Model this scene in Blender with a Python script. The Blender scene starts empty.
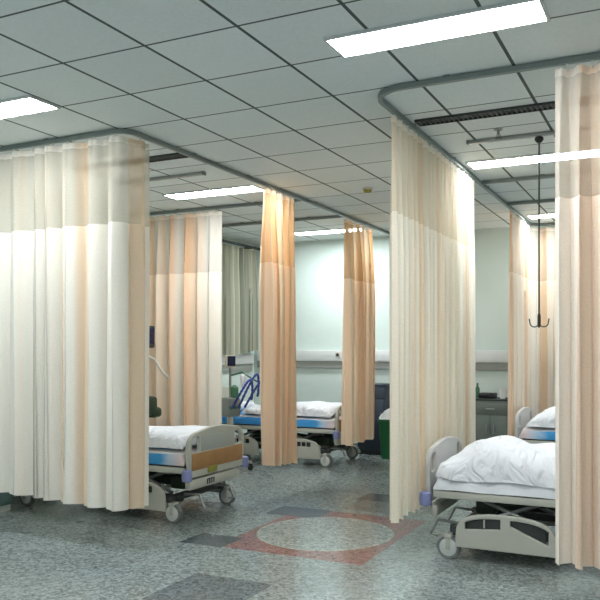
import bpy, bmesh, math, random
from mathutils import Vector, Matrix
PI = math.pi
C = bpy.context.scene.collection
sc = bpy.context.scene
CEIL = 3.23
TRACK_Z = 3.185

# ------------------------------------------------------------------ materials
def newmat(name):
    m = bpy.data.materials.new(name); m.use_nodes = True
    nt = m.node_tree; nt.nodes.clear()
    out = nt.nodes.new('ShaderNodeOutputMaterial')
    return m, nt, out

def lk(nt, a, b): nt.links.new(a, b)

def nd(nt, t, **kw):
    n = nt.nodes.new(t)
    for k, v in kw.items(): setattr(n, k, v)
    return n

def mth(nt, op, a, b=None, clamp=False):
    n = nt.nodes.new('ShaderNodeMath'); n.operation = op; n.use_clamp = clamp
    for i, v in enumerate((a, b)):
        if v is None: continue
        if isinstance(v, (int, float)): n.inputs[i].default_value = v
        else: lk(nt, v, n.inputs[i])
    return n.outputs[0]

def mixc(nt, fac, a, b):
    n = nt.nodes.new('ShaderNodeMix'); n.data_type = 'RGBA'
    for s, v in ((n.inputs[0], fac), (n.inputs[6], a), (n.inputs[7], b)):
        if isinstance(v, (int, float)): s.default_value = v
        elif isinstance(v, tuple): s.default_value = (*v, 1) if len(v) == 3 else v
        else: lk(nt, v, s)
    return n.outputs[2]

def ramp(nt, fac, stops):
    n = nt.nodes.new('ShaderNodeValToRGB'); el = n.color_ramp.elements
    while len(el) < len(stops): el.new(0.5)
    for e, (p, c) in zip(el, stops): e.position = p; e.color = (*c, 1)
    lk(nt, fac, n.inputs[0]); return n.outputs[0]

def plain(name, col, rough=0.5, metal=0.0, var=0.08, scale=6.0, emit=None):
    m, nt, out = newmat(name)
    b = nt.nodes.new('ShaderNodeBsdfPrincipled')
    tc = nt.nodes.new('ShaderNodeTexCoord')
    nz = nd(nt, 'ShaderNodeTexNoise'); nz.inputs['Scale'].default_value = scale; nz.inputs['Detail'].default_value = 3
    lk(nt, tc.outputs['Object'], nz.inputs['Vector'])
    lo = tuple(max(0, c*(1-var)) for c in col); hi = tuple(min(1, c*(1+var)) for c in col)
    lk(nt, mixc(nt, nz.outputs[0], lo, hi), b.inputs['Base Color'])
    b.inputs['Roughness'].default_value = rough; b.inputs['Metallic'].default_value = metal
    if emit:
        b.inputs['Emission Color'].default_value = (*emit[0], 1); b.inputs['Emission Strength'].default_value = emit[1]
    lk(nt, b.outputs[0], out.inputs[0]); return m

def fabric(name, cream, peach, lo, hi, trans=0.4, see=0.0, freq=2.2, seed=0.0, bands=()):
    """woven curtain cloth with soft vertical colour bands; see = share of open mesh"""
    m, nt, out = newmat(name)
    uv = nt.nodes.new('ShaderNodeUVMap')
    sp = nt.nodes.new('ShaderNodeSeparateXYZ'); lk(nt, uv.outputs[0], sp.inputs[0])
    n1 = nd(nt, 'ShaderNodeTexNoise', noise_dimensions='1D')
    n1.inputs['Scale'].default_value = freq; n1.inputs['Detail'].default_value = 2
    lk(nt, mth(nt, 'ADD', sp.outputs[0], seed), n1.inputs['W'])
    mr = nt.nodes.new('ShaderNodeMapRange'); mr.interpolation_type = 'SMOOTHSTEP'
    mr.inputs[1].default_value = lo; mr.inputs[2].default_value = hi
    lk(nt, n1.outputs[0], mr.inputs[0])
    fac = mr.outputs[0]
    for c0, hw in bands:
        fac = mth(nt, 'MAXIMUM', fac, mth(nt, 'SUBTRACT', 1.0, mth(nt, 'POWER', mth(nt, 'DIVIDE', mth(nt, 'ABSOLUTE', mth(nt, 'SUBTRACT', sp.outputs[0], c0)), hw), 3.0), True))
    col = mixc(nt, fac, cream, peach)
    nz = nd(nt, 'ShaderNodeTexNoise'); nz.inputs['Scale'].default_value = 90; nz.inputs['Detail'].default_value = 2
    lk(nt, uv.outputs[0], nz.inputs['Vector'])
    k = mth(nt, 'ADD', mth(nt, 'MULTIPLY', nz.outputs[0], 0.24), 0.88)
    vm = nd(nt, 'ShaderNodeVectorMath', operation='SCALE'); lk(nt, col, vm.inputs[0]); lk(nt, k, vm.inputs['Scale'])
    d = nt.nodes.new('ShaderNodeBsdfDiffuse'); t = nt.nodes.new('ShaderNodeBsdfTranslucent')
    lk(nt, vm.outputs[0], d.inputs[0]); lk(nt, vm.outputs[0], t.inputs[0])
    mx = nt.nodes.new('ShaderNodeMixShader'); mx.inputs[0].default_value = trans
    lk(nt, d.outputs[0], mx.inputs[1]); lk(nt, t.outputs[0], mx.inputs[2])
    last = mx.outputs[0]
    if see > 0:
        tr = nt.nodes.new('ShaderNodeBsdfTransparent'); m2 = nt.nodes.new('ShaderNodeMixShader')
        # the woven net: threads between small holes
        wv = nd(nt, 'ShaderNodeTexNoise'); wv.inputs['Scale'].default_value = 260; lk(nt, uv.outputs[0], wv.inputs['Vector'])
        lk(nt, mth(nt, 'ADD', mth(nt, 'MULTIPLY', wv.outputs[0], 0.3), see-0.15), m2.inputs[0])
        lk(nt, last, m2.inputs[1]); lk(nt, tr.outputs[0], m2.inputs[2]); last = m2.outputs[0]
    lk(nt, last, out.inputs[0]); return m

def mat_ceiling():
    m, nt, out = newmat('ceiling_tiles')
    b = nt.nodes.new('ShaderNodeBsdfPrincipled'); tc = nt.nodes.new('ShaderNodeTexCoord')
    sp = nt.nodes.new('ShaderNodeSeparateXYZ'); lk(nt, tc.outputs['Object'], sp.inputs[0])
    def line(v, off, hw):
        f = mth(nt, 'FRACT', mth(nt, 'DIVIDE', mth(nt, 'ADD', v, off), 0.6))
        d = mth(nt, 'ABSOLUTE', mth(nt, 'SUBTRACT', f, 0.5))       # 0.5 on the line
        return mth(nt, 'GREATER_THAN', d, 0.5 - hw/0.6)
    lx = line(sp.outputs[0], 3.89+6.0, 0.0105); ly = line(sp.outputs[1], -3.96+6.0, 0.0075)
    ln = mth(nt, 'MAXIMUM', lx, ly)
    nz = nd(nt, 'ShaderNodeTexNoise'); nz.inputs['Scale'].default_value = 55; nz.inputs['Detail'].default_value = 4
    lk(nt, tc.outputs['Object'], nz.inputs['Vector'])
    wn = nd(nt, 'ShaderNodeTexWhiteNoise', noise_dimensions='2D')
    sn = nd(nt, 'ShaderNodeVectorMath', operation='FLOOR')
    of = nd(nt, 'ShaderNodeVectorMath', operation='MULTIPLY_ADD'); of.inputs[1].default_value = (1/0.6, 1/0.6, 0); of.inputs[2].default_value = (3.89/0.6+10, -3.96/0.6+10, 0)
    lk(nt, tc.outputs['Object'], of.inputs[0]); lk(nt, of.outputs[0], sn.inputs[0]); lk(nt, sn.outputs[0], wn.inputs[0])
    tile = mixc(nt, nz.outputs[0], (0.66, 0.71, 0.71), (0.80, 0.84, 0.84))
    vm = nd(nt, 'ShaderNodeVectorMath', operation='SCALE'); lk(nt, tile, vm.inputs[0])
    lk(nt, mth(nt, 'ADD', mth(nt, 'MULTIPLY', wn.outputs[0], 0.10), 0.95), vm.inputs['Scale'])
    lk(nt, mixc(nt, ln, vm.outputs[0], (0.075, 0.095, 0.09)), b.inputs['Base Color'])
    b.inputs['Roughness'].default_value = 0.85
    bp = nt.nodes.new('ShaderNodeBump'); bp.inputs['Strength'].default_value = 0.15; bp.inputs['Distance'].default_value = 0.004
    lk(nt, mth(nt, 'SUBTRACT', nz.outputs[0], ln), bp.inputs['Height']); lk(nt, bp.outputs[0], b.inputs['Normal'])
    lk(nt, b.outputs[0], out.inputs[0]); return m

def mat_floor():
    m, nt, out = newmat('terrazzo_floor')
    b = nt.nodes.new('ShaderNodeBsdfPrincipled'); tc = nt.nodes.new('ShaderNodeTexCoord')
    sp = nt.nodes.new('ShaderNodeSeparateXYZ'); lk(nt, tc.outputs['Object'], sp.inputs[0])
    X, Y = sp.outputs[0], sp.outputs[1]
    def rect(x0, x1, y0, y1):
        a = mth(nt, 'MULTIPLY', mth(nt, 'GREATER_THAN', X, x0), mth(nt, 'LESS_THAN', X, x1))
        c = mth(nt, 'MULTIPLY', mth(nt, 'GREATER_THAN', Y, y0), mth(nt, 'LESS_THAN', Y, y1))
        return mth(nt, 'MULTIPLY', a, c)
    def disc(cx, cy, r):
        dx = mth(nt, 'POWER', mth(nt, 'SUBTRACT', X, cx), 2.0); dy = mth(nt, 'POWER', mth(nt, 'SUBTRACT', Y, cy), 2.0)
        return mth(nt, 'LESS_THAN', mth(nt, 'ADD', dx, dy), r*r)
    v1 = nd(nt, 'ShaderNodeTexVoronoi'); v1.inputs['Scale'].default_value = 42
    v2 = nd(nt, 'ShaderNodeTexVoronoi'); v2.inputs['Scale'].default_value = 95
    lk(nt, tc.outputs['Object'], v1.inputs['Vector']); lk(nt, tc.outputs['Object'], v2.inputs['Vector'])
    s1 = nt.nodes.new('ShaderNodeSeparateColor'); lk(nt, v1.outputs['Color'], s1.inputs[0])
    s2 = nt.nodes.new('ShaderNodeSeparateColor'); lk(nt, v2.outputs['Color'], s2.inputs[0])
    chip = mth(nt, 'ADD', mth(nt, 'MULTIPLY', s1.outputs[0], 0.55), mth(nt, 'MULTIPLY', s2.outputs[1], 0.45))
    big = nd(nt, 'ShaderNodeTexNoise'); big.inputs['Scale'].default_value = 0.9; big.inputs['Detail'].default_value = 3
    lk(nt, tc.outputs['Object'], big.inputs['Vector'])
    base = (0.25, 0.285, 0.275); dark = (0.07, 0.09, 0.098); red = (0.225, 0.125, 0.115); pale = (0.26, 0.295, 0.28); olive = (0.17, 0.185, 0.17)
    col = mixc(nt, big.outputs[0], (0.19, 0.22, 0.215), base)
    # the inlaid figure in the aisle: red square, corners dark, a pale disc in the middle
    for (x0, x1, y0, y1), c in (((-3.30, -2.05, 4.97, 6.50), red), ((-3.62, -3.22, 4.95, 5.28), dark), ((-3.52, -2.98, 6.15, 6.52), dark), ((-2.95, -2.15, 6.62, 7.15), olive),
                                ((-3.0, -2.45, 7.12, 7.48), dark), ((-3.01, -2.41, 3.72, 4.32), (0.12, 0.14, 0.145)), ((-0.6, 0.0, 3.12, 3.72), (0.12, 0.14, 0.145))):
        col = mixc(nt, rect(x0, x1, y0, y1), col, c)
    col = mixc(nt, disc(-2.69, 5.72, 0.575), col, (0.31, 0.345, 0.30))
    col = mixc(nt, disc(-2.69, 5.72, 0.55), col, pale)
    k = mth(nt, 'ADD', mth(nt, 'MULTIPLY', chip, 1.3), 0.38)
    vm = nd(nt, 'ShaderNodeVectorMath', operation='SCALE'); lk(nt, col, vm.inputs[0]); lk(nt, k, vm.inputs['Scale'])
    lk(nt, vm.outputs[0], b.inputs['Base Color'])
    rr = mth(nt, 'ADD', mth(nt, 'MULTIPLY', big.outputs[0], 0.14), 0.11)
    lk(nt, rr, b.inputs['Roughness'])
    b.inputs['Specular IOR Level'].default_value = 0.5
    lk(nt, b.outputs[0], out.inputs[0]); return m

M = {}
M['ceiling'] = mat_ceiling(); M['floor'] = mat_floor()
M['wall'] = plain('pale_aqua_paint', (0.66, 0.77, 0.73), 0.6, var=0.05, scale=1.2)
M['base'] = plain('white_skirting', (0.62, 0.66, 0.64), 0.4)
M['track'] = plain('grey_green_aluminium', (0.20, 0.235, 0.225), 0.4, 0.3)
M['glider'] = plain('white_nylon', (0.6, 0.6, 0.56), 0.5)
M['white_plastic'] = plain('warm_white_plastic', (0.56, 0.55, 0.49), 0.4)
M['bed_plastic'] = plain('beige_bed_plastic', (0.45, 0.45, 0.39), 0.4)
M['grey_panel'] = plain('pale_grey_panel', (0.36, 0.38, 0.35), 0.45)
M['grey_white'] = plain('greyish_bed_end', (0.47, 0.46, 0.44), 0.45)
M['wood'] = plain('tan_wood_panel', (0.36, 0.19, 0.07), 0.45, var=0.25, scale=9)
M['steel'] = plain('grey_steel', (0.33, 0.35, 0.34), 0.35, 0.6)
M['dark'] = plain('dark_metal', (0.035, 0.042, 0.04), 0.5)
M['dark_green'] = plain('dark_green_motor', (0.03, 0.05, 0.03), 0.5)
M['black'] = plain('black_plastic', (0.012, 0.013, 0.015), 0.4)
M['rubber'] = plain('grey_rubber_tyre', (0.16, 0.17, 0.165), 0.6)
M['hub'] = plain('white_castor_hub', (0.55, 0.57, 0.54), 0.4)
M['lilac'] = plain('lilac_blue_bumper', (0.22, 0.25, 0.46), 0.5)
M['sheet_white'] = plain('white_cotton', (0.78, 0.80, 0.84), 0.85, var=0.04)
M['duvet'] = plain('white_duvet', (0.80, 0.815, 0.86), 0.85, var=0.03)
M['mattress'] = plain('white_mattress', (0.70, 0.70, 0.70), 0.8)
M['card'] = plain('olive_yellow_card', (0.26, 0.25, 0.04), 0.5)
M['light_frame'] = plain('light_fitting_frame', (0.55, 0.58, 0.57), 0.4)
M['vent'] = plain('dark_air_grille', (0.02, 0.026, 0.025), 0.5)
M['vent_slat'] = plain('grille_slat', (0.07, 0.08, 0.078), 0.4)
M['navy'] = plain('navy_cabinet', (0.035, 0.05, 0.075), 0.5)
M['green_bin'] = plain('green_bin_plastic', (0.02, 0.16, 0.055), 0.45)
M['bag'] = plain('white_bin_bag', (0.75, 0.78, 0.78), 0.4)
M['steel_cab'] = plain('grey_green_cabinet', (0.15, 0.18, 0.165), 0.4, 0.2)
M['teal'] = plain('teal_locker', (0.12, 0.20, 0.185), 0.5)
M['hose'] = plain('blue_corrugated_hose', (0.05, 0.07, 0.36), 0.4)
M['green_part'] = plain('green_tubing', (0.05, 0.17, 0.09), 0.4)
M['screen'] = plain('dark_screen', (0.01, 0.015, 0.05), 0.15)
M['red'] = plain('red_glass_bulb', (0.3, 0.04, 0.03), 0.3)

def add_creases(m, scale, dist):
    nt = m.node_tree; b = next(n for n in nt.nodes if n.type == 'BSDF_PRINCIPLED')
    tc = nt.nodes.new('ShaderNodeTexCoord'); mp = nt.nodes.new('ShaderNodeMapping'); mp.inputs['Scale'].default_value = (1.6, 0.7, 1); mp.inputs['Rotation'].default_value = (0, 0, 0.6)
    nz = nd(nt, 'ShaderNodeTexNoise'); nz.inputs['Scale'].default_value = scale; nz.inputs['Detail'].default_value = 2; nz.inputs['Distortion'].default_value = 1.2
    bp = nt.nodes.new('ShaderNodeBump'); bp.inputs['Strength'].default_value = 0.8; bp.inputs['Distance'].default_value = dist
    lk(nt, tc.outputs['Object'], mp.inputs[0]); lk(nt, mp.outputs[0], nz.inputs['Vector'])
    lk(nt, mth(nt, 'ABSOLUTE', mth(nt, 'SUBTRACT', nz.outputs[0], 0.5)), bp.inputs['Height']); lk(nt, bp.outputs[0], b.inputs['Normal'])
add_creases(M['duvet'], 4.5, 0.08); add_creases(M['sheet_white'], 5.0, 0.03)

def mat_diffuser():
    m, nt, out = newmat('lit_diffuser')
    e = nt.nodes.new('ShaderNodeEmission'); e.inputs[0].default_value = (0.93, 0.98, 1.0, 1)
    tc = nt.nodes.new('ShaderNodeTexCoord'); nz = nd(nt, 'ShaderNodeTexNoise'); nz.inputs['Scale'].default_value = 3
    lk(nt, tc.outputs['Object'], nz.inputs['Vector'])
    lk(nt, mth(nt, 'ADD', mth(nt, 'MULTIPLY', nz.outputs[0], 2.0), LIGHT-1.0), e.inputs[1])
    lk(nt, e.outputs[0], out.inputs[0]); return m
LIGHT = 55.0
M['diffuser'] = mat_diffuser()

def mat_sheet_blue():
    m, nt, out = newmat('blue_printed_bed_sheet')
    b = nt.nodes.new('ShaderNodeBsdfPrincipled'); tc = nt.nodes.new('ShaderNodeTexCoord')
    sp = nt.nodes.new('ShaderNodeSeparateXYZ'); lk(nt, tc.outputs['Object'], sp.inputs[0])
    nz = nd(nt, 'ShaderNodeTexNoise'); nz.inputs['Scale'].default_value = 5; lk(nt, tc.outputs['Object'], nz.inputs['Vector'])
    f = mth(nt, 'ADD', sp.outputs[0], mth(nt, 'MULTIPLY', nz.outputs[0], 0.24))
    lk(nt, ramp(nt, f, [(0.0, (0.62, 0.60, 0.60)), (0.22, (0.66, 0.55, 0.56)), (0.36, (0.42, 0.55, 0.68)), (0.46, (0.05, 0.30, 0.62)), (1.0, (0.04, 0.26, 0.62))]), b.inputs['Base Color'])
    b.inputs['Roughness'].default_value = 0.85
    lk(nt, b.outputs[0], out.inputs[0]); return m
M['sheet_blue'] = mat_sheet_blue()

BANDS = ((2.92, 0.13), (2.64, 0.045), (3.80, 0.09), (1.2, 0.04))
CREAM = (0.80, 0.755, 0.66); PEACH = (0.74, 0.52, 0.33)
M['fab_front'] = fabric('cream_curtain_cloth', (0.80, 0.765, 0.69), (0.78, 0.62, 0.46), 0.60, 0.72, 0.30, 0, 2.0, 3.1, BANDS)
M['net_front'] = fabric('cream_curtain_net', (0.74, 0.68, 0.57), (0.76, 0.58, 0.41), 0.58, 0.74, 0.40, 0.40, 2.0, 3.1, BANDS)
M['fab_peach'] = fabric('peach_curtain_cloth', (0.93, 0.82, 0.67), (0.92, 0.67, 0.47), 0.42, 0.62, 0.38, 0, 3.0, 7.7)
M['net_peach'] = fabric('peach_curtain_net', (0.86, 0.70, 0.50), (0.82, 0.49, 0.24), 0.42, 0.62, 0.45, 0.18, 3.0, 7.7)
M['fab_mid'] = fabric('peach_and_white_cloth', (0.88, 0.82, 0.73), (0.84, 0.62, 0.44), 0.42, 0.60, 0.35, 0, 1.7, 11.3)
M['net_mid'] = fabric('peach_and_white_net', (0.86, 0.80, 0.72), (0.82, 0.54, 0.34), 0.42, 0.60, 0.45, 0.22, 1.7, 11.3)
M['fab_cream'] = fabric('plain_cream_cloth', (0.90, 0.85, 0.75), (0.88, 0.74, 0.58), 0.48, 0.70, 0.38, 0, 2.4, 1.9)
M['net_cream'] = fabric('plain_cream_net', (0.82, 0.74, 0.60), (0.80, 0.64, 0.47), 0.48, 0.70, 0.42, 0.12, 2.4, 1.9)
M['fab_pink'] = fabric('pale_peach_cloth', (0.92, 0.85, 0.77), (0.88, 0.70, 0.56), 0.44, 0.66, 0.30, 0, 2.4, 5.2)
M['net_pink'] = fabric('pale_peach_net', (0.88, 0.79, 0.68), (0.86, 0.64, 0.48), 0.44, 0.66, 0.40, 0.38, 2.4, 5.2)
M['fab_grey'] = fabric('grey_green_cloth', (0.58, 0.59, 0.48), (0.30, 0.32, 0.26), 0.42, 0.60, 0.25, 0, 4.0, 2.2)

# ------------------------------------------------------------------ mesh helpers
def box(bm, c, s, bev=0.0, rz=0.0, ry=0.0):
    r = bmesh.ops.create_cube(bm, size=1.0)
    vs = r['verts']
    bmesh.ops.scale(bm, vec=s, verts=vs)
    if bev > 0:
        es = list({e for v in vs for e in v.link_edges})
        rr = bmesh.ops.bevel(bm, geom=es, offset=min(bev, min(s)*0.49), segments=2, profile=0.5, affect='EDGES')
        vs = list({v for f in rr['faces'] for v in f.verts} | {v for v in vs if v.is_valid})
    mt = Matrix.Translation(c) @ Matrix.Rotation(rz, 4, 'Z') @ Matrix.Rotation(ry, 4, 'Y')
    bmesh.ops.transform(bm, matrix=mt, verts=vs)

def cyl(bm, p0, p1, r0, r1=None, seg=16):
    p0, p1 = Vector(p0), Vector(p1); d = p1-p0
    r = bmesh.ops.create_cone(bm, cap_ends=True, segments=seg, radius1=r0, radius2=r0 if r1 is None else r1, depth=d.length)
    q = Vector((0, 0, 1)).rotation_difference(d.normalized())
    bmesh.ops.transform(bm, matrix=Matrix.Translation((p0+p1)/2) @ q.to_matrix().to_4x4(), verts=r['verts'])

def tube(bm, pts, r, seg=8, closed=False):
    pts = [Vector(p) for p in pts]; n = len(pts); rings = []
    up0 = None
    for i, p in enumerate(pts):
        a = pts[max(i-1, 0)]; b = pts[min(i+1, n-1)]
        t = (b-a).normalized()
        ref = Vector((0, 0, 1)) if abs(t.z) < 0.9 else Vector((0, 1, 0))
        if up0 is not None: ref = up0
        s = t.cross(ref).normalized(); u = s.cross(t).normalized(); up0 = u
        rad = r(i/(n-1)) if callable(r) else r
        rings.append([bm.verts.new(p + rad*(math.cos(k*2*PI/seg)*s + math.sin(k*2*PI/seg)*u)) for k in range(seg)])
    for a, b in zip(rings, rings[1:]):
        for k in range(seg): bm.faces.new((a[k], a[(k+1) % seg], b[(k+1) % seg], b[k]))
    bm.faces.new(rings[0][::-1]); bm.faces.new(rings[-1])

def sweep_rect(bm, pts, w, h):
    """rectangular profile carried along a level path"""
    pts = [Vector(p) for p in pts]; n = len(pts); rings = []
    for i, p in enumerate(pts):
        t = (pts[min(i+1, n-1)]-pts[max(i-1, 0)]).normalized(); s = Vector((t.y, -t.x, 0))
        rings.append([bm.verts.new(p + s*a*w/2 + Vector((0, 0, b*h/2))) for a, b in ((-1, -1), (1, -1), (1, 1), (-1, 1))])
    for a, b in zip(rings, rings[1:]):
        for k in range(4): bm.faces.new((a[k], a[(k+1) % 4], b[(k+1) % 4], b[k]))
    bm.faces.new(rings[0][::-1]); bm.faces.new(rings[-1])

def lathe(bm, prof, c, seg=20):
    rings = [[bm.verts.new((c[0]+r*math.cos(k*2*PI/seg), c[1]+r*math.sin(k*2*PI/seg), c[2]+z)) for k in range(seg)] for r, z in prof]
    for a, b in zip(rings, rings[1:]):
        for k in range(seg): bm.faces.new((a[k], a[(k+1) % seg], b[(k+1) % seg], b[k]))
    bm.faces.new(rings[0][::-1]); bm.faces.new(rings[-1])

def obj(name, bm, mat, parent=None, smooth=True, loc=None, ang=40):
    bmesh.ops.recalc_face_normals(bm, faces=bm.faces)
    me = bpy.data.meshes.new(name); bm.to_mesh(me); bm.free()
    me.materials.append(mat)
    o = bpy.data.objects.new(name, me); C.objects.link(o)
    if smooth:
        for p in me.polygons: p.use_smooth = True
        try: me.set_sharp_from_angle(angle=math.radians(ang))
        except Exception: pass
    if parent: o.parent = parent
    if loc: o.location = loc
    return o

def plate(name, splines, th, bev, mat, parent, plane='yz', off=0.0):
    """flat plate with holes: closed outlines filled, extruded by th and bevelled. plane gives the axes of the outline"""
    cu = bpy.data.curves.new(name, 'CURVE'); cu.dimensions = '2D'; cu.fill_mode = 'BOTH'
    cu.extrude = max(th/2-bev, 0.001); cu.bevel_depth = bev; cu.bevel_resolution = 2; cu.offset = -bev
    for s in splines:
        sp = cu.splines.new('POLY'); sp.points.add(len(s)-1); sp.use_cyclic_u = True
        for p, (a, b) in zip(sp.points, s): p.co = (a, b, 0, 1)
    t = bpy.data.objects.new(name, cu); C.objects.link(t)
    dg = bpy.context.evaluated_depsgraph_get()
    me = bpy.data.meshes.new_from_object(t.evaluated_get(dg))
    bpy.data.objects.remove(t)
    if plane == 'yz': mt = Matrix(((0, 0, 1, off), (1, 0, 0, 0), (0, 1, 0, 0), (0, 0, 0, 1)))
    else: mt = Matrix(((1, 0, 0, 0), (0, 0, -1, off), (0, 1, 0, 0), (0, 0, 0, 1)))
    me.transform(mt)
    me.materials.clear(); me.materials.append(mat); me.name = name
    for p in me.polygons: p.use_smooth = True
    try: me.set_sharp_from_angle(angle=math.radians(35))
    except Exception: pass
    o = bpy.data.objects.new(name, me); C.objects.link(o); o.parent = parent
    return o

def rrect(x0, x1, y0, y1, r, n=6):
    rs = r if isinstance(r, tuple) else (r,)*4          # bl, br, tr, tl
    out = []
    for (cx, cy, a0), q in zip(((x0+rs[0], y0+rs[0], PI), (x1-rs[1], y0+rs[1], 1.5*PI), (x1-rs[2], y1-rs[2], 0), (x0+rs[3], y1-rs[3], 0.5*PI)), rs):
        for k in range(n+1):
            a = a0 + k*0.5*PI/n; out.append((cx+q*math.cos(a), cy+q*math.sin(a)))
    return out

def thing(name, label, cat, loc=(0, 0, 0), rz=0.0, group=None):
    o = bpy.data.objects.new(name, None); C.objects.link(o); o.location = loc; o.rotation_euler = (0, 0, rz)
    o.empty_display_size = 0.1
    return tag(o, label, cat, group)

def tag(o, label, cat, group=None):
    o['label'] = label; o['category'] = cat; o['kind'] = 'thing'
    if group: o['group'] = group
    return o

def struct(name, bm, mat, label=None):
    o = obj(name, bm, mat, smooth=False); o['kind'] = 'structure'
    if label: o['label'] = label
    return o

def kids(o): return [c for c in bpy.data.objects if c.parent == o]

def copy_tree(o, parent=None):
    c = o.copy(); C.objects.link(c)
    if parent: c.parent = parent
    for ch in kids(o): copy_tree(ch, c)
    return c

# ------------------------------------------------------------------ room shell
XL, XR, YB, YF = -6.28, 2.3, 10.62, -1.6
bm = bmesh.new(); box(bm, ((XL+XR)/2, (YB+YF)/2, -0.05), (XR-XL, YB-YF, 0.1)); struct('floor', bm, M['floor'], 'grey speckled terrazzo floor with a red and dark inlaid figure')
bm = bmesh.new(); box(bm, ((XL+XR)/2, (YB+YF)/2, CEIL+0.05), (XR-XL, YB-YF, 0.1)); struct('ceiling', bm, M['ceiling'], 'grey suspended ceiling of square tiles in dark grid')
bm = bmesh.new(); box(bm, (XL-0.05, (YB+YF)/2, CEIL/2), (0.1, YB-YF, CEIL)); struct('wall_left', bm, M['wall'], 'pale green wall at the bed heads')
bm = bmesh.new(); box(bm, (XR+0.05, (YB+YF)/2, CEIL/2), (0.1, YB-YF, CEIL)); struct('wall_right', bm, M['wall'])
bm = bmesh.new(); box(bm, ((XL+XR)/2, YB+0.05, CEIL/2), (XR-XL+0.2, 0.1, CEIL)); struct('wall_back', bm, M['wall'], 'pale green wall at the far end')
bm = bmesh.new(); box(bm, ((XL+XR)/2, YB-0.008, 0.05), (XR-XL, 0.016, 0.10), 0.004); struct('baseboard_back', bm, M['base'])
bm = bmesh.new(); box(bm, (XL+0.008, (YB+YF)/2, 0.05), (0.016, YB-YF-0.04, 0.10), 0.004); struct('baseboard_left', bm, M['base'])

# ------------------------------------------------------------------ ceiling lights
def make_light(label):
    t = thing('ceiling_light', label, 'ceiling light', group='long rectangular ceiling lights')
    w, d = 1.15, 0.28
    bm = bmesh.new()
    for c, s in (((0, d/2-0.008, 0), (w, 0.016, 0.02)), ((0, -d/2+0.008, 0), (w, 0.016, 0.02)), ((w/2-0.008, 0, 0), (0.016, d, 0.02)), ((-w/2+0.008, 0, 0), (0.016, d, 0.02))):
        box(bm, (c[0], c[1], -0.008), s, 0.003)
    obj('frame', bm, M['light_frame'], t)
    bm = bmesh.new(); box(bm, (0, 0, -0.006), (w-0.03, d-0.03, 0.012)); obj('diffuser', bm, M['diffuser'], t)
    return t
lights = [(-1.17, 3.82, 'lit rectangular ceiling light largest and nearest, in front of the curved rail'),
          (-4.47, 3.82, 'lit ceiling light in front of the left sheer-topped curtain'),
          (-4.53, 6.81, 'lit ceiling light over the bed with the wooden foot panel'),
          (-1.17, 6.81, 'lit ceiling light behind the hanging hook rod'),
          (-4.53, 9.80, 'lit ceiling light between the two bunched peach curtains'),
          (-1.17, 9.80, 'lit ceiling light above the farther right-hand bed'),
          (-4.47, 0.82, 'ceiling light of the row before the left curtain, out of the picture'),  # this and the next unseen, row continued to light the curtain fronts
          (-1.17, 0.82, 'ceiling light of the row above the camera, out of the picture')]
L0 = None
for x, y, lab in lights:
    o = make_light(lab) if L0 is None else copy_tree(L0)
    L0 = L0 or o
    o.location = (x, y, CEIL); o['label'] = lab

# ------------------------------------------------------------------ air grilles, ceiling IV rails, sprinkler, detector, drop rod
def make_vent(label, w):
    t = thing('air_vent', label, 'air vent', group='long dark air grilles in the ceiling')
    bm = bmesh.new()
    for yy in (-0.06, 0.06): box(bm, (0, yy, -0.008), (w, 0.012, 0.018), 0.003)
    for xx in (-w/2, w/2): box(bm, (xx, 0, -0.008), (0.014, 0.13, 0.018), 0.003)
    obj('frame', bm, M['vent'], t)
    bm = bmesh.new(); box(bm, (0, 0, -0.002), (w-0.01, 0.11, 0.004)); obj('backing', bm, M['black'], t)
    bm = bmesh.new(); n = int(w/0.035)
    for k in range(n): box(bm, (-w/2+(k+0.5)*w/n, 0, -0.008), (0.008, 0.11, 0.012), ry=0.5)
    obj('grille', bm, M['vent_slat'], t)
    return t
v = make_vent('long dark ceiling air grille behind the curved right curtain rail', 1.3); v.location = (-1.11, 5.36, CEIL)
v2 = copy_tree(v); v2.location = (-4.48, 5.38, CEIL); v2['label'] = 'dark ceiling air grille beside the left curtain corner'

def iv_rail(x0, x1, y, label):
    t = thing('drip_rail', label, 'ceiling rail', ((x0+x1)/2, y, CEIL), group='grey drip rails on the ceiling')
    w = x1-x0
    bm = bmesh.new(); box(bm, (0, 0, -0.016), (w, 0.045, 0.03), 0.006); obj('rail', bm, M['steel'], t)
    for s in (-1, 1):
        bm = bmesh.new(); box(bm, (s*w/2, 0, -0.016), (0.02, 0.055, 0.036), 0.006); obj('end_cap', bm, M['track'], t)
    return t
iv_rail(-1.55, -0.45, 6.02, 'short grey rail on the ceiling carrying the hanging rod')
iv_rail(-5.2, -4.1, 6.0, 'short grey rail on the ceiling beside the left air grille')

t = thing('drip_hook_rod', 'thin dark rod with hook hanging from the ceiling in front of the right beds', 'hanging rod', (-0.99, 6.02, CEIL-0.031))
bm = bmesh.new(); lathe(bm, [(0.016, -0.05), (0.034, -0.03), (0.034, -0.012), (0.02, 0.0)], (0, 0, 0), 14); obj('trolley', bm, M['black'], t)
bm = bmesh.new(); cyl(bm, (0, 0, -0.04), (0, 0, -1.45), 0.0065, seg=10); obj('rod', bm, M['dark_green'], t)
for s in (-1, 1):
    bm = bmesh.new(); tube(bm, [(0, 0, -1.43)] + [(s*(0.035-0.035*math.cos(a)), 0, -1.45-0.035*math.sin(a)) for a in [k*PI/8 for k in range(9)]] + [(s*0.075, 0, -1.42)], 0.005)
    obj('hook', bm, M['dark_green'], t)
bm = bmesh.new(); lathe(bm, [(0.008, -1.49), (0.013, -1.47), (0.013, -1.40), (0.008, -1.38)], (0, 0, 0), 10); obj('grip', bm, M['black'], t)

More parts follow.
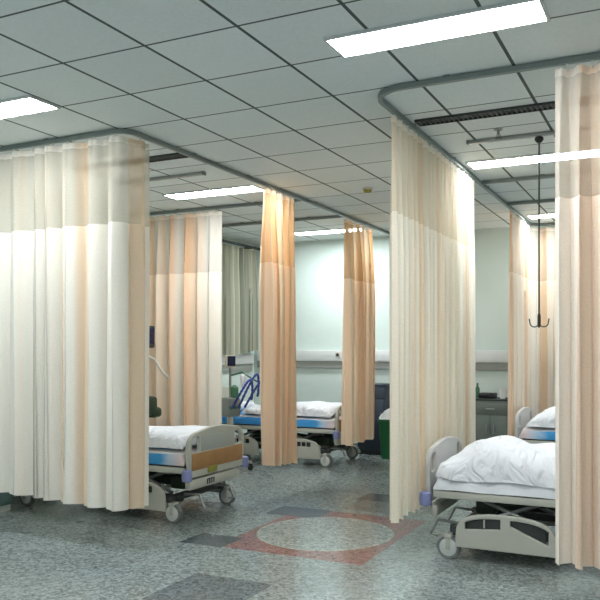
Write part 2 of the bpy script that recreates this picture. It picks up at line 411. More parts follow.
t = thing('sprinkler_head', 'small pendant sprinkler below the ceiling tile behind right air grille', 'sprinkler', (-1.26, 5.80, CEIL))
bm = bmesh.new(); lathe(bm, [(0.034, -0.006), (0.036, -0.002), (0.03, 0.0)], (0, 0, 0), 16); obj('rose', bm, M['steel'], t)
bm = bmesh.new(); cyl(bm, (0, 0, 0), (0, 0, -0.035), 0.011); obj('stem', bm, M['steel'], t)
bm = bmesh.new()
for s in (-1, 1): tube(bm, [(s*0.008, 0, -0.033), (s*0.016, 0, -0.05), (s*0.004, 0, -0.068)], 0.003, 6)
obj('yoke', bm, M['steel'], t)
bm = bmesh.new(); cyl(bm, (0, 0, -0.034), (0, 0, -0.066), 0.003, seg=8); obj('bulb', bm, M['red'], t)
bm = bmesh.new(); lathe(bm, [(0.004, -0.072), (0.028, -0.071), (0.028, -0.068), (0.004, -0.066)], (0, 0, 0), 16); obj('deflector', bm, M['dark'], t)

t = thing('smoke_detector', 'small round smoke detector on the ceiling over the aisle', 'smoke detector', (-2.97, 7.36, CEIL))
bm = bmesh.new(); lathe(bm, [(0.052, -0.016), (0.056, -0.008), (0.056, 0)], (0, 0, 0), 24); obj('base', bm, M['white_plastic'], t)
bm = bmesh.new(); lathe(bm, [(0.012, -0.046), (0.034, -0.042), (0.042, -0.03), (0.046, -0.015)], (0, 0, 0), 24); obj('chamber', bm, M['card'], t)

# ------------------------------------------------------------------ curtain tracks
def arc(cx, cy, r, a0, a1, n=10):
    return [(cx+r*math.cos(a0+(a1-a0)*k/n), cy+r*math.sin(a0+(a1-a0)*k/n)) for k in range(n+1)]
def track(label, pts, clips):
    z = TRACK_Z+0.022
    t = thing('curtain_track', label, 'curtain track', (pts[0][0], pts[0][1], CEIL), group='curtain tracks around the beds')
    o = Vector((pts[0][0], pts[0][1], CEIL))
    bm = bmesh.new(); sweep_rect(bm, [Vector((x, y, z))-o for x, y in pts], 0.03, 0.034); obj('rail', bm, M['track'], t, ang=50)
    for (x, y) in clips:
        bm = bmesh.new(); box(bm, Vector((x, y, CEIL-0.004))-o, (0.045, 0.045, 0.008), 0.003); obj('ceiling_clip', bm, M['track'], t)
    return t
LX, RX = -3.80, -1.81
FY = 4.53
track('curtain track along the front and aisle side of the left bays', [(-6.2, FY)] + [(LX-0.12, FY)] + arc(LX-0.12, FY+0.12, 0.12, -PI/2, 0)[1:] + [(LX, 10.55)],
      [(-5.6, FY), (-4.6, FY), (LX, 5.4), (LX, 6.3), (LX, 7.8), (LX, 9.9)])
track('cross track carrying the peach and white curtain behind the wooden-panelled bed', [(-6.2, 7.5), (LX-0.02, 7.5)], [(-4.4, 7.5), (-5.5, 7.5)])
track('cross track between the two bunched peach curtains', [(-6.2, 8.66), (LX-0.02, 8.66)], [(-4.3, 8.66), (-5.3, 8.66)])
r = 0.22
track('curved curtain track around the right bays over the cream curtain', [(2.2, FY), (RX+r, FY)] + arc(RX+r, FY+r, r, -PI/2, -PI)[1:] + [(RX, 10.2)] + arc(RX+0.2, 10.2, 0.2, PI, PI/2)[1:] + [(-1.2, 10.4)],
      [(-1.3, FY), (-0.3, FY), (RX, 5.4), (RX, 6.5), (RX, 7.8)])
track('cross track behind the nearer right-hand bed', [(RX+0.02, 7.5), (1.8, 7.5)], [(-1.2, 7.5)])
track('dark cross track in front of the farther right-hand bed', [(RX+0.02, 8.74), (1.8, 8.74)], [(-1.2, 8.74)])

# ------------------------------------------------------------------ curtains
def resample(pts, n):
    pts = [Vector((p[0], p[1], 0)) for p in pts]
    d = [0]
    for a, b in zip(pts, pts[1:]): d.append(d[-1]+(b-a).length)
    L = d[-1]; out = []; j = 0
    for i in range(n+1):
        s = L*i/n
        while j < len(d)-2 and d[j+1] < s: j += 1
        f = (s-d[j])/max(d[j+1]-d[j], 1e-9); out.append(pts[j].lerp(pts[j+1], f))
    return out, L

def curtain(label, pts, zb, folds, amp, seed, fab, net, net_z=2.5, ztop=3.165, group='cream and peach bed curtains', gliders=True, flare=1.0, lean=0.0, name='bed_curtain', zt_top=None):
    rnd = random.Random(seed)
    n = folds*14
    P, L = resample(pts, n)
    # irregular folds: widths and depths differ
    wid = [rnd.uniform(0.6, 1.5) for _ in range(folds)]; tot = sum(wid); edges = [0]
    for w in wid: edges.append(edges[-1]+w/tot)
    dep = [rnd.uniform(0.55, 1.25) for _ in range(folds+1)]
    ph2 = [rnd.uniform(0, 2*PI) for _ in range(4)]
    def fold(s):
        j = 0
        while j < folds-1 and edges[j+1] < s: j += 1
        f = (s-edges[j])/(edges[j+1]-edges[j])
        a = dep[j]*(1-f)+dep[j+1]*f
        return f*2*PI, a
    origin = Vector((P[0].x, P[0].y, 0))
    t = thing(name, label, 'curtain', (P[0].x, P[0].y, TRACK_Z), group=group)
    O = Vector((P[0].x, P[0].y, TRACK_Z))
    rows_net = [net_z + (ztop-net_z)*k/6 for k in range(7)] if net else []
    def zbot(s): return zb(s) if callable(zb) else zb
    NR = 16
    ztopf = net_z if net else ztop
    def pos(i, z):
        s = i/n; p = P[i]
        tg = (P[min(i+1, n)]-P[max(i-1, 0)]).normalized(); nm = Vector((tg.y, -tg.x, 0))
        h = (ztop-z)/(ztop-0.3)            # 0 at the top, 1 at the hem
        a, d = fold(s)
        k = amp*d*(0.45+0.55*min(1, h*3.0))*(1+0.25*(flare-1)*h)
        off = k*math.sin(a) + 0.18*k*math.sin(2*a+ph2[0]+1.3*h) + 0.25*amp*h*math.sin(5.1*s*PI+ph2[1]+1.7*h)
        # small pinch pleats next to the heading
        off += 0.012*math.exp(-h*14)*math.sin(3*a)
        tan = 0.5*k*math.sin(2*a)*(0.4+0.6*h) + 0.15*amp*h*math.sin(3*a+ph2[2])
        e = min(s, 1-s)*folds
        tan *= min(1, e)
        q = p + nm*off + tg*tan
        q.z = z
        return q - O
    # cloth coordinate: arc length of the folded cloth at mid height
    arcs = [0]
    for i in range(n): arcs.append(arcs[-1]+(pos(i+1, 1.6)-pos(i, 1.6)).length)
    if 0: print('ARC', label[:30], L, arcs[-1], [round(arcs[int(n*k/10)], 2) for k in range(11)])
    def sheet(nm_, zfun, rows, mat):
        bm = bmesh.new(); uvl = bm.loops.layers.uv.new('UVMap'); g = []; cs = {}
        for j in range(rows+1):
            row = []
            for i in range(n+1):
                z = zfun(i/n, j/rows); v = bm.verts.new(pos(i, z)); cs[v] = (arcs[i], z); row.append(v)
            g.append(row)
        for j in range(rows):
            for i in range(n):
                f = bm.faces.new((g[j][i], g[j][i+1], g[j+1][i+1], g[j+1][i]))
                for l in f.loops: l[uvl].uv = cs[l.vert]
        return obj(nm_, bm, mat, t, ang=180)
    sheet('fabric', lambda s, f: ztopf + (zbot(s)-ztopf)*f, NR, fab)
    if net:
        sheet('net_header', lambda s, f: ztop - 0.045 + (net_z-ztop+0.045)*f, 7, net)
        sheet('heading_tape', lambda s, f: ztop - 0.045*f, 1, fab)
    if gliders:
        ng = max(4, min(16, folds))
        gm = None
        for k in range(ng):
            i = int((k+0.5)/ng*n)
            if gm is None:
                bm = bmesh.new(); cyl(bm, (0, 0, -0.03), (0, 0, 0.012), 0.004, seg=6); box(bm, (0, 0, 0.004), (0.018, 0.012, 0.012), 0.003)
                gm = obj('glider', bm, M['glider'], t)
            else:
                c = gm.copy(); C.objects.link(c); gm_ = c
            (gm if k == 0 else c).location = Vector((P[i].x, P[i].y, TRACK_Z-0.008)) - O
    return t

# near left: along the front track, round the corner
curtain('wide cream curtain with see-through net top, nearest on the left side', [(-6.15, FY), (LX-0.12, FY)] + arc(LX-0.12, FY+0.12, 0.12, -PI/2, 0)[1:] + [(LX, 4.80)],
        lambda s: 0.385-0.085*s, 12, 0.062, 5, M['fab_front'], M['net_front'], 2.51)
# peach and white behind the first bed
curtain('peach and white curtain hanging behind the bed with the wooden foot panel', [(-5.98, 7.5), (-4.87, 7.5)], 0.3, 6, 0.075, 11, M['fab_mid'], M['net_mid'], 2.45)
# bunched ones along the aisle
curtain('bunched peach curtain at the aisle, tall and narrow, nearer of two', [(LX, 6.64), (LX, 7.28)], lambda s: 0.36-0.06*s, 5, 0.095, 21, M['fab_peach'], M['net_peach'], 2.42)
curtain('bunched peach curtain at the foot of the far bed by the navy cabinet', [(LX, 8.64), (LX, 9.60)], lambda s: 0.325, 6, 0.085, 8, M['fab_peach'], M['net_peach'], 2.42)
# right: cream along the aisle
curtain('plain cream closely pleated curtain beside the white-duvet bed', [(RX, 4.92), (RX, 7.22)], 0.335, 20, 0.043, 33, M['fab_cream'], M['net_cream'], 2.5)
# right front
curtain('pale peach curtain with net top, nearest on the right edge', [(-0.655, FY), (1.6, FY)], 0.3, 21, 0.06, 44, M['fab_pink'], M['net_pink'], 2.42)
# far right corner
curtain('peach and white curtain behind the farther right-hand bed', [(RX, 8.95), (RX, 10.2)] + arc(RX+0.2, 10.2, 0.2, PI, PI/2)[1:] + [(-1.5, 10.4)], 0.27, 8, 0.06, 17, M['fab_mid'], M['net_mid'], 2.45)
# grey-green window curtain on the left wall
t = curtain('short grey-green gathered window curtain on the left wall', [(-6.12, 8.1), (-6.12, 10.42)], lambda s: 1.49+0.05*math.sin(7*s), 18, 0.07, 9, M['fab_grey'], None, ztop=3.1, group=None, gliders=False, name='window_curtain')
bm = bmesh.new(); tube(bm, [(0.08, -0.05, -0.065), (0.08, 2.4, -0.065)], 0.022); rl = obj('pole', bm, M['dark'], t)
for yy in (0.3, 2.1):
    bm = bmesh.new(); box(bm, (-0.02, yy, -0.065), (0.18, 0.03, 0.03), 0.005); obj('bracket', bm, M['dark'], t)

# ------------------------------------------------------------------ wall trunking with sockets
def trunking(label, length, loc, rz, socks):
    """box trunking along +x, front to -y"""
    t = thing('service_trunking', label, 'wall trunking', loc, rz, 'white service trunking on the walls')
    bm = bmesh.new(); box(bm, (length/2, -0.035, 0.02), (length, 0.07, 0.17), 0.01); obj('cover', bm, M['white_plastic2'], t)
    bm = bmesh.new(); box(bm, (length/2, -0.02, -0.12), (length, 0.04, 0.11), 0.006); obj('shade_strip', bm, M['grey_panel'], t)  # grey strip standing in for the shade below the cover
    for x in socks:
        bm = bmesh.new(); box(bm, (x, -0.073, 0.035), (0.08, 0.01, 0.08), 0.004); s = obj('socket', bm, M['white_plastic'], t)
        bm = bmesh.new(); cyl(bm, (x, -0.077, 0.035), (x, -0.086, 0.035), 0.024, seg=14); obj('outlet', bm, M['black'], s)
    return t
M['white_plastic2'] = plain('white_trunking', (0.72, 0.75, 0.75), 0.4)
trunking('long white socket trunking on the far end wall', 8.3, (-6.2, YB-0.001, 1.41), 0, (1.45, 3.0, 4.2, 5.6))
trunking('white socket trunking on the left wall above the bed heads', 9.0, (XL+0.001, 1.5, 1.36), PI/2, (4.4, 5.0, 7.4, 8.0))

# ------------------------------------------------------------------ hospital beds
# local frame: foot end at x=0, head at x=2.08, centred on y, floor at z=0
def make_bed(label, wood, end_mat):
    b = thing('hospital_bed', label, 'hospital bed', group='adjustable hospital beds')
    hw = 0.465
    def end(nm, x, z0, z1, panel):
        out = [( -hw+0.02, z0), (hw-0.02, z0)]
        R = 0.14; top = []
        for k in range(9):
            a = k*0.5*PI/8; top.append((hw-R+R*math.cos(a), z1-0.035-R+R*math.sin(a)))
        for k in range(1, 8): 
            f = k/8; y = (hw-R)*(1-2*f); top.append((y, z1-0.035+0.035*math.sin(PI*f)))
        for k in range(9):
            a = 0.5*PI+k*0.5*PI/8; top.append((-hw+R+R*math.cos(a), z1-0.035-R+R*math.sin(a)))
        zz0, zz1 = z1-0.21, z1-0.075
        holes = [rrect(-hw+0.05, -hw+0.17, zz0, zz1, (0.02, 0.02, 0.03, 0.07), 4), rrect(hw-0.17, hw-0.05, zz0, zz1, (0.02, 0.02, 0.07, 0.03), 4)]
        p = plate(nm, [out+top] + holes, 0.04, 0.01, end_mat, b, 'yz', x)
        sgn = -1 if x < 1 else 1
        bm = bmesh.new(); box(bm, (x+sgn*0.019, 0, (zz0+zz1)/2), (0.008, 2*hw-0.38, zz1-zz0), 0.004); obj('grey_inset', bm, M['grey_panel'], p)
        bm = bmesh.new(); box(bm, (x+sgn*0.021, 0.0, z1-0.295), (0.012, 2*hw-0.09, 0.15), 0.005); w = obj('inset_panel', bm, M['wood'] if panel else M['grey_panel'], p)
        return p
    fb = end('footboard', 0.0, 0.40, 0.835, wood)
    end('headboard', 2.08, 0.40, 0.98, wood)
    if wood:
        fb['label'] = 'beige foot board with tan wooden panel'
        bm = bmesh.new(); box(bm, (-0.026, 0.10, 0.445), (0.008, 0.15, 0.055), 0.002); obj('card', bm, M['card'], fb)
    # cross beam below the foot board, with dark strokes for its unreadable marks
    bm = bmesh.new(); box(bm, (0.03, 0, 0.335), (0.07, 0.84, 0.10), 0.03); fbm = obj('foot_beam', bm, M['bed_plastic'], b)
    bm = bmesh.new()
    for k, hgt in enumerate((0.045, 0.05, 0.05, 0.045)): box(bm, (-0.007, 0.05+0.035*k, 0.335), (0.006, 0.014, hgt), 0.002)
    box(bm, (-0.007, 0.10, 0.355), (0.006, 0.12, 0.012), 0.002)
    obj('dark_strokes', bm, M['dark'], fbm)
    # lilac corner bumpers
    for x in (-0.01, 2.09):
        for s in (-1, 1):
            bm = bmesh.new(); lathe(bm, [(0.02, -0.055), (0.042, -0.045), (0.048, 0), (0.042, 0.045), (0.02, 0.055)], (x, s*(hw+0.01), 0.43), 16); obj('bumper', bm, M['lilac'], b)
    # mattress and its deck
    bm = bmesh.new(); box(bm, (1.04, 0, 0.565), (1.98, 0.86, 0.13), 0.045); m = obj('mattress', bm, M['mattress'], b)
    bm = bmesh.new()
    for s in (-1, 1): box(bm, (1.04, s*0.43, 0.465), (2.0, 0.035, 0.055), 0.008)
    for x in (0.08, 0.55, 1.04, 1.53, 2.0): box(bm, (x, 0, 0.465), (0.06, 0.86, 0.04), 0.006)
    obj('deck_frame', bm, M['bed_plastic'], b)
    bm = bmesh.new(); box(bm, (1.04, 0, 0.492), (1.96, 0.82, 0.012)); obj('deck_board', bm, M['dark'], b)
    # chassis
    bm = bmesh.new()
    for s in (-1, 1): box(bm, (1.04, s*0.33, 0.20), (1.8, 0.05, 0.06), 0.01)
    for x in (0.22, 1.86): box(bm, (x, 0, 0.20), (0.07, 0.9, 0.055), 0.01)
    obj('chassis', bm, M['dark'], b)
    for s in (-1, 1):
        for a, c in (((0.30, 0.23), (0.85, 0.44)), ((0.85, 0.23), (0.30, 0.44)), ((1.25, 0.23), (1.78, 0.44)), ((1.78, 0.23), (1.25, 0.44))):
            bm = bmesh.new(); cyl(bm, (a[0], s*0.27, a[1]), (c[0], s*0.27, c[1]), 0.016, seg=8); obj('lift_arm', bm, M['steel'], b)
    for y0, x0 in ((0.1, 0.3), (-0.1, 1.1)):
        bm = bmesh.new(); cyl(bm, (x0, y0, 0.30), (x0+0.55, y0, 0.36), 0.035, seg=12); box(bm, (x0+0.02, y0, 0.30), (0.16, 0.14, 0.12), 0.02); obj('lift_motor', bm, M['dark_green'], b)
    for s in (-1, 1):
        bm = bmesh.new(); tube(bm, [(0.18, s*0.25, 0.22), (0.02, s*0.25, 0.23), (-0.04, s*0.25, 0.12), (0.02, s*0.25, 0.11)], 0.012); obj('brake_pedal', bm, M['steel'], b)
    # pale shrouds over the base, two a side, arched with slots
    for s in (-1, 1):
        for x0, x1, flip in ((0.22, 0.93, False), (1.15, 1.86, True)):
            L = x1-x0
            pts = [(x0, 0.10), (x1, 0.10)]
            for k in range(15):
                a = k*PI/14
                ca, sa = math.cos(a), math.sin(a)
                ex = abs(ca)**0.75*(1 if ca > 0 else -1); ez = abs(sa)**0.6
                pts.append(((x0+x1)/2+ex*L/2, 0.17+ez*0.19))
            if wood: holes = [rrect(x0+0.14, x0+0.35, 0.255, 0.315, 0.014, 3), rrect(x1-0.27, x1-0.13, 0.245, 0.30, (0.014, 0.03, 0.03, 0.014), 3)]
            else:
                def cres(u0, u1, lo, n=8):
                    up = []; dn = []
                    for k in range(n+1):
                        u = u0+(u1-u0)*k/n; c = 2*(u-0.5); zt = 0.17+0.19*(1-abs(c)**2.67)**0.3-0.035
                        up.append((x0+L*u, zt)); dn.append((x0+L*u, max(min(lo(k/n), zt-0.012), 0.13)))
                    return dn+up[::-1]
                holes = [cres(0.10, 0.46, lambda f: 0.235+0.02*f), cres(0.56, 0.93, lambda f: 0.285-0.11*f)]
            p = plate('side_shroud', [pts]+holes, 0.03, 0.008, M['bed_plastic'], b, 'xz', s*0.475)
            bm = bmesh.new(); box(bm, ((x0+x1)/2, s*0.452, 0.245), (L-0.14, 0.012, 0.16), 0.004); sb = obj('slot_backing', bm, M['dark'], p)
            bm = bmesh.new()
            for k in range(2 if wood else 1): box(bm, (x0+0.21+0.07*k, s*0.478, 0.285), (0.012, 0.012, 0.06), 0.002)
            obj('slot_bar', bm, M['bed_plastic'], p)
    # castors
    for x in (0.16, 1.92):
        for s in (-1, 1):
            y = s*0.44
            bm = bmesh.new(); box(bm, (x, y, 0.165), (0.06, 0.085, 0.03), 0.01); box(bm, (x, y-0.034, 0.12), (0.035, 0.008, 0.10), 0.003); box(bm, (x, y+0.034, 0.12), (0.035, 0.008, 0.10), 0.003)
            c = obj('castor', bm, M['bed_plastic'], b)
            bm = bmesh.new()
            cyl(bm, (x, y-0.024, 0.085), (x, y+0.024, 0.085), 0.085, seg=28)
            w = obj('tyre', bm, M['rubber'], c)
            bm = bmesh.new()
            for q in (-1, 1): cyl(bm, (x, y+q*0.022, 0.085), (x, y+q*0.030, 0.085), 0.070, 0.054, seg=24) if q > 0 else cyl(bm, (x, y-0.022, 0.085), (x, y-0.030, 0.085), 0.070, 0.054, seg=24)
            obj('hub', bm, M['hub'], c)
    return b

bed1 = make_bed('hospital bed with tan wooden foot panel beside the aisle on the left', True, M['bed_plastic'])
bed1.location = (-3.90, 5.91, 0); bed1.rotation_euler = (0, 0, PI)
bed2 = copy_tree(bed1); bed2.location = (-4.0, 9.30, 0); bed2['label'] = 'hospital bed partly hidden behind bunched peach curtains by the far wall'
for c in kids(bed2):
    if c.get('label'): del c['label']
bed3 = make_bed('hospital bed with rounded grey end under the thick white duvet', False, M['grey_white'])
bed3.location = (-1.70, 5.86, 0)
bed4 = copy_tree(bed3); bed4.location = (-1.70, 9.25, 0); bed4['label'] = 'farther right-hand hospital bed with grey end and blue sheet'

# ------------------------------------------------------------------ bedding
def cloth_over(name, label, cat, bed, x0, x1, hw, ztop, drop, mat, seed, bump=0.006, prof=None, group=None, nx=60, ny=30, thick=0.0, world_rot=None):
    """soft cover lying on a bed: a crowned top that rolls over the sides down to drop"""
    rnd = random.Random(seed); phs = [(rnd.uniform(2, 9), rnd.uniform(2, 9), rnd.uniform(0, 6.3)) for _ in range(7)]
    bm = bmesh.new(); g = []
    for i in range(nx+1):
        row = []; f = i/nx; x = x0+(x1-x0)*f
        for j in range(ny+1):
            q = 2*j/ny-1; h = (prof(f, q) if prof else 0.0)
            # superellipse section: top flat, sides vertical
            a = q*PI/2; y = hw*(abs(math.sin(a))**0.55)*(1 if q > 0 else -1); w = abs(math.cos(a))**0.45
            ef = min(f, 1-f)*(x1-x0)/0.06; en = math.sqrt(max(0, 1-(1-min(1, ef))**2))
            hh = (ztop+h-drop)*w*(0.25+0.75*en)
            wr = sum(math.sin(p*x*2.2+r*y*2.5+s) for p, r, s in phs)*bump*(0.4+0.6*w)
            ws = sum(math.sin(p*x*3.0+s) for p, r, s in phs)*bump*0.7*(1-w)*(1 if q > 0 else -1)
            row.append(bm.verts.new((x+0.01*math.sin(9*y+phs[0][2]), y+ws+ (h*0.12*q), drop+hh+wr)))
        g.append(row)
    for i in range(nx):
        for j in range(ny): bm.faces.new((g[i][j], g[i+1][j], g[i+1][j+1], g[i][j+1]))
    # closed underside
    rim = [g[i][0] for i in range(nx+1)] + [g[nx][j] for j in range(1, ny+1)] + [g[i][ny] for i in range(nx-1, -1, -1)] + [g[0][j] for j in range(ny-1, 0, -1)]
    o = obj(name, bm, mat, ang=180)
    o.location = bed.location; o.rotation_euler = bed.rotation_euler
    return tag(o, label, cat, group)

def mound(f, q):
    # thick at the foot end, sinking towards the head
    a = 0.105*math.exp(-((f-0.19)/0.14)**2) + 0.06*math.exp(-((f-0.42)/0.2)**2) + 0.02
    a *= min(1.0, f/0.10)**0.7
    return a*(1-0.15*q*q)
cloth_over('bed_sheet', 'blue sheet on the bed with the wooden foot panel', 'bed sheet', bed1, 0.035, 2.03, 0.452, 0.642, 0.51, M['sheet_blue'], 3, 0.0012, group='sheets on the mattresses')
cloth_over('bed_sheet', 'blue and pale pink sheet on the bed by the far wall', 'bed sheet', bed2, 0.035, 2.03, 0.452, 0.642, 0.51, M['sheet_blue'], 4, 0.0012, group='sheets on the mattresses')
cloth_over('bed_sheet', 'white sheet under the thick white duvet', 'bed sheet', bed3, 0.035, 2.03, 0.452, 0.642, 0.50, M['sheet_white'], 5, 0.0015, group='sheets on the mattresses')
cloth_over('bed_sheet', 'blue sheet on the farther right-hand bed', 'bed sheet', bed4, 0.035, 2.03, 0.452, 0.642, 0.51, M['sheet_blue'], 6, 0.0012, group='sheets on the mattresses')
cloth_over('duvet', 'folded white duvet on the bed with the wooden foot panel', 'duvet', bed1, 0.05, 1.25, 0.43, 0.775, 0.655, M['duvet'], 7, 0.003, lambda f, q: 0.02*math.sin(f*7), group='white duvets')
cloth_over('duvet', 'white duvet lying on the bed by the far wall', 'duvet', bed2, 0.10, 1.45, 0.435, 0.775, 0.65, M['duvet'], 8, 0.003, lambda f, q: 0.03*math.sin(f*5), group='white duvets')
cloth_over('duvet', 'thick crumpled white duvet heaped near the foot of the nearer right bed', 'duvet', bed3, 0.06, 1.75, 0.455, 0.70, 0.585, M['duvet'], 9, 0.0065, mound, group='white duvets')
cloth_over('duvet', 'white duvet heaped on the farther right-hand bed', 'duvet', bed4, 0.10, 1.6, 0.44, 0.71, 0.65, M['duvet'], 10, 0.004, mound, group='white duvets')

def pillow(label, bed, seed):
    bm = bmesh.new(); nx, ny = 16, 20; top = []; bot = []
    for i in range(nx+1):
        a = []; b = []
        for j in range(ny+1):
            u, v = 2*i/nx-1, 2*j/ny-1
            h = 0.075*((1-u**4)*(1-v**4))**0.5
            x, y = 0.19*u*(1-0.06*v*v), 0.31*v*(1-0.06*u*u)
            a.append(bm.verts.new((x, y, h))); b.append(bm.verts.new((x, y, -h*0.75)) if 0 < i < nx and 0 < j < ny else a[-1])
        top.append(a); bot.append(b)
    for i in range(nx):
        for j in range(ny):
            bm.faces.new((top[i][j], top[i+1][j], top[i+1][j+1], top[i][j+1]))
            q = (bot[i][j], bot[i][j+1], bot[i+1][j+1], bot[i+1][j])
            if set(q) != {top[i][j], top[i+1][j], top[i+1][j+1], top[i][j+1]}: bm.faces.new(q)
    o = obj('pillow', bm, M['sheet_white'], ang=180)
    o.location = bed.matrix_basis @ Vector((1.80, 0, 0.705)); o.rotation_euler = bed.rotation_euler
    return tag(o, label, 'pillow', 'white pillows')
pillow('white pillow at the head of the bed by the far wall', bed2, 1)

# ------------------------------------------------------------------ ventilators and monitor stands between the beds
def castor_small(parent, x, y):
    bm = bmesh.new(); cyl(bm, (x-0.012, y, 0.035), (x+0.012, y, 0.035), 0.035, seg=16); box(bm, (x, y, 0.075), (0.045, 0.03, 0.03), 0.006); obj('castor', bm, M['black'], parent)
def ventilator(label, loc, rz):
    t = thing('ventilator', label, 'ventilator', loc, rz)
    bm = bmesh.new()
    for a in (0.6, 2.2, 3.7, 5.3): box(bm, (0.14*math.cos(a), 0.14*math.sin(a), 0.105), (0.30, 0.05, 0.035), 0.01, rz=a)
    obj('base', bm, M['steel'], t)
    for a in (0.6, 2.2, 3.7, 5.3): castor_small(t, 0.27*math.cos(a), 0.27*math.sin(a))
    bm = bmesh.new(); box(bm, (0, 0, 0.40), (0.07, 0.07, 0.56), 0.02); obj('column', bm, M['white_plastic'], t)
    bm = bmesh.new(); box(bm, (0, 0, 0.80), (0.20, 0.20, 0.24), 0.03); bd = obj('body', bm, M['steel'], t)
    bm = bmesh.new()
    for k in range(3): cyl(bm, (0.09, -0.065+0.065*k, 0.80), (0.115, -0.065+0.065*k, 0.80), 0.022, seg=12)
    obj('port', bm, M['green_part'], bd)
    bm = bmesh.new(); cyl(bm, (0, 0, 0.9), (0, 0, 1.36), 0.016, seg=12); obj('pole', bm, M['steel'], t)
    bm = bmesh.new(); box(bm, (0.04, -0.03, 1.38), (0.05, 0.15, 0.16), 0.015); mo = obj('monitor', bm, M['white_plastic'], t)
    bm = bmesh.new(); box(bm, (0.067, -0.03, 1.385), (0.006, 0.125, 0.125), 0.003); obj('screen', bm, M['screen'], mo)
    bm = bmesh.new(); tube(bm, [(0.0, 0.0, 1.2), (0.12, 0.10, 1.24), (0.22, 0.18, 1.16), (0.30, 0.26, 1.10)], 0.012); obj('support_arm', bm, M['green_part'], t)
    bm = bmesh.new(); lathe(bm, [(0.02, -0.09), (0.05, -0.08), (0.05, 0.04), (0.02, 0.07)], (0.22, -0.10, 1.02), 16); obj('humidifier', bm, M['green_part'], t)
    bm = bmesh.new(); lathe(bm, [(0.012, -0.08), (0.035, -0.07), (0.035, 0.05), (0.012, 0.07)], (0.20, 0.05, 1.15), 14); obj('flask', bm, M['duvet'], t)
    for k, (y0, y1, h) in enumerate(((-0.10, 0.16, 1.14), (0.0, 0.26, 1.20), (0.10, 0.33, 1.12))):
        n = 40; pts = []
        for i in range(n+1):
            f = i/n; pts.append((0.17+0.16*math.sin(PI*f)+0.06*f, y0+(y1-y0)*f, 0.80+(h-0.80)*math.sin(PI*min(1, f*1.15)*0.8)*1.05 - 0.35*max(0, f-0.7)))
        bm = bmesh.new(); tube(bm, pts, lambda s: 0.015+0.003*math.sin(s*120), 8); obj('hose', bm, M['hose'], t)
    return t
ventilator('white ventilator trolley with blue hoses and a dark monitor between left beds', (-5.17, 8.15, 0), -0.35)

t = thing('bedside_monitor_stand', 'grey jointed equipment arm stand half hidden behind the near left curtain', 'equipment stand', (-5.62, 7.05, 0))
bm = bmesh.new()
for a in (0.3, 1.87, 3.44, 5.0): box(bm, (0.13*math.cos(a), 0.13*math.sin(a), 0.09), (0.28, 0.04, 0.03), 0.01, rz=a)
obj('base', bm, M['steel'], t)
for a in (0.3, 1.87, 3.44, 5.0): castor_small(t, 0.24*math.cos(a), 0.24*math.sin(a))
bm = bmesh.new(); cyl(bm, (0, 0, 0.1), (0, 0, 1.62), 0.018, seg=12); obj('pole', bm, M['steel'], t)
bm = bmesh.new(); box(bm, (0.0, -0.02, 1.68), (0.12, 0.22, 0.26), 0.02); bx_ = obj('monitor', bm, M['dark'], t)
bm = bmesh.new(); box(bm, (0.063, -0.02, 1.69), (0.006, 0.18, 0.18), 0.003); obj('screen', bm, M['screen'], bx_)
bm = bmesh.new(); tube(bm, [(0, 0.0, 1.46), (0.10, 0.02, 1.42), (0.16, 0.10, 1.26), (0.20, 0.16, 1.20)], 0.014); obj('arm', bm, M['white_plastic'], t)
bm = bmesh.new(); box(bm, (0.05, -0.02, 0.88), (0.16, 0.16, 0.22), 0.04); box(bm, (0.07, 0.05, 0.80), (0.14, 0.16, 0.12), 0.04); obj('pump_unit', bm, M['dark_green'], t)

# ------------------------------------------------------------------ furniture by the walls
def cabinet(name, label, cat, loc, rz, w, d, h, mat, top_mat, rows, door=True, grille=False):
    """front to -y, local origin mid-base"""
    t = thing(name, label, cat, loc, rz)
    bm = bmesh.new(); box(bm, (0, 0, h/2+0.03), (w, d, h-0.06), 0.008); obj('carcass', bm, mat, t)
    bm = bmesh.new(); box(bm, (0, 0, 0.03), (w-0.04, d-0.05, 0.06)); obj('plinth', bm, M['base'] if name == 'bedside_locker' else M['dark'], t)
    bm = bmesh.new(); box(bm, (0, -0.005, h+0.012), (w+0.02, d+0.02, 0.025), 0.008); obj('top', bm, top_mat, t)
    dz = 0.16
    bm = bmesh.new(); box(bm, (0, -d/2-0.008, h-0.03-dz/2), (w-0.03, 0.016, dz-0.02), 0.004); dr = obj('drawer', bm, mat, t)
    bm = bmesh.new(); box(bm, (0, -d/2-0.026, h-0.03-dz/2), (0.12, 0.02, 0.018), 0.005); obj('handle', bm, M['steel'], dr)
    n = 2 if w > 0.55 else 1
    for k in range(n):
        ww = (w-0.03)/n; x = -w/2+0.015+ww*(k+0.5)
        bm = bmesh.new(); box(bm, (x, -d/2-0.008, (h-0.04-dz+0.09)/2), (ww-0.012, 0.016, h-0.04-dz-0.09), 0.004); dd = obj('door', bm, mat, t)
        bm = bmesh.new(); box(bm, (x+(ww/2-0.05)*(1 if k == 0 else -1), -d/2-0.026, h*0.55), (0.018, 0.02, 0.12), 0.005); obj('handle', bm, M['steel'], dd)
    return t
cabinet('cabinet', 'tall navy cabinet against the far wall beside the bunched peach curtain', 'cabinet', (-4.05, 10.38, 0), 0, 0.44, 0.40, 1.0, M['navy'], M['navy'], 1)
cabinet('cabinet', 'grey-green cabinet with dark top at the far wall between the right curtains', 'cabinet', (-2.30, 10.33, 0), 0, 0.62, 0.44, 0.84, M['steel_cab'], M['dark'], 1)
cabinet('bedside_locker', 'teal bedside locker half hidden under the near left curtain', 'bedside locker', (-5.98, 5.05, 0), PI/2, 0.42, 0.42, 0.74, M['teal'], M['base'], 1)
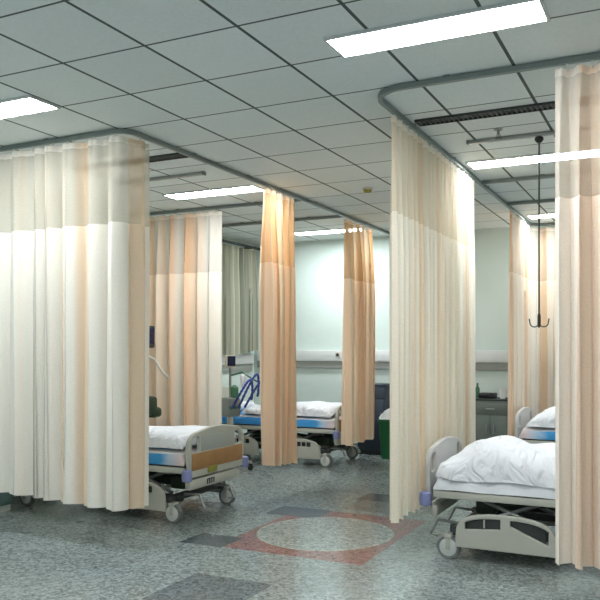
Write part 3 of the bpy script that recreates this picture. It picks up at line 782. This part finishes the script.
# small things on the grey-green cabinet
t = thing('instrument_tray', 'dark instrument case lying on the grey-green cabinet', 'case', (-2.38, 10.30, 0.8655))
bm = bmesh.new(); box(bm, (0, 0, 0.035), (0.22, 0.20, 0.07), 0.012); obj('case', bm, M['black'], t)
bm = bmesh.new(); tube(bm, [(-0.05, -0.105, 0.03), (-0.05, -0.13, 0.05), (0.05, -0.13, 0.05), (0.05, -0.105, 0.03)], 0.006); obj('handle', bm, M['dark'], t)
bm = bmesh.new(); lathe(bm, [(0.034, 0), (0.042, 0.09), (0.046, 0.13), (0.042, 0.13), (0.036, 0.02)], (0, 0, 0), 20); o = obj('cup', bm, M['duvet'], loc=(-2.17, 10.27, 0.865)); tag(o, 'white cup standing on the grey-green cabinet', 'cup')
bm = bmesh.new(); lathe(bm, [(0.03, 0), (0.032, 0.12), (0.014, 0.16), (0.014, 0.19), (0.016, 0.20)], (0, 0, 0), 18); o = obj('bottle', bm, M['green_part'], loc=(-2.53, 10.33, 0.865)); tag(o, 'small green bottle standing on the grey-green cabinet', 'bottle')

# green bin with white liner
t = thing('waste_bin', 'green plastic bin at the far wall beside the cream curtain', 'bin', (-3.64, 10.0, 0))
bm = bmesh.new()
secs = []
for z, w in ((0.0, 0.15), (0.04, 0.155), (0.50, 0.175), (0.515, 0.19), (0.55, 0.19), (0.55, 0.168), (0.08, 0.145)):
    secs.append([bm.verts.new((x, y, z)) for x, y in rrect(-w, w, -w*0.85, w*0.85, 0.04, 4)])
for a, b in zip(secs, secs[1:]):
    for k in range(len(a)): bm.faces.new((a[k], a[(k+1) % len(a)], b[(k+1) % len(a)], b[k]))
bm.faces.new(secs[0][::-1]); bm.faces.new(secs[-1])
obj('body', bm, M['green_bin'], t)
bm = bmesh.new(); rnd = random.Random(4); secs = []
for z, w in ((0.50, 0.155), (0.565, 0.17), (0.60, 0.150), (0.66, 0.12), (0.70, 0.06)):
    secs.append([bm.verts.new((x+rnd.uniform(-.012, .012), y+rnd.uniform(-.012, .012), z+rnd.uniform(-.014, .014))) for x, y in rrect(-w, w, -w*0.85, w*0.85, 0.035, 4)])
for a, b in zip(secs, secs[1:]):
    for k in range(len(a)): bm.faces.new((a[k], a[(k+1) % len(a)], b[(k+1) % len(a)], b[k]))
bm.faces.new(secs[-1])
obj('liner_bag', bm, M['bag'], t)['label'] = 'white bin bag bulging from the top'

# ------------------------------------------------------------------ light from the open ward behind the camera, world, camera
w = bpy.data.worlds.new('World'); sc.world = w; w.use_nodes = True
bg = w.node_tree.nodes['Background']; bg.inputs[0].default_value = (0.90, 0.97, 1.0, 1); bg.inputs[1].default_value = 0.7

cam = bpy.data.cameras.new('camera'); co = bpy.data.objects.new('camera', cam); C.objects.link(co); sc.camera = co
F, YAW, CX, V0 = 753.0, 0.44, 325.0, 348.0
cam.sensor_width = 36; cam.lens = 36*F/600
cam.shift_x = -(CX-300)/600; cam.shift_y = (V0-300)/600
co.location = (0, 0, 1.55); co.rotation_euler = (PI/2, 0, YAW)
cam.clip_start = 0.05; cam.clip_end = 60

sc.view_settings.view_transform = 'Standard'; sc.view_settings.look = 'None'
sc.view_settings.exposure = 0.0
sc.cycles.max_bounces = 10; sc.cycles.transparent_max_bounces = 16; sc.cycles.diffuse_bounces = 5
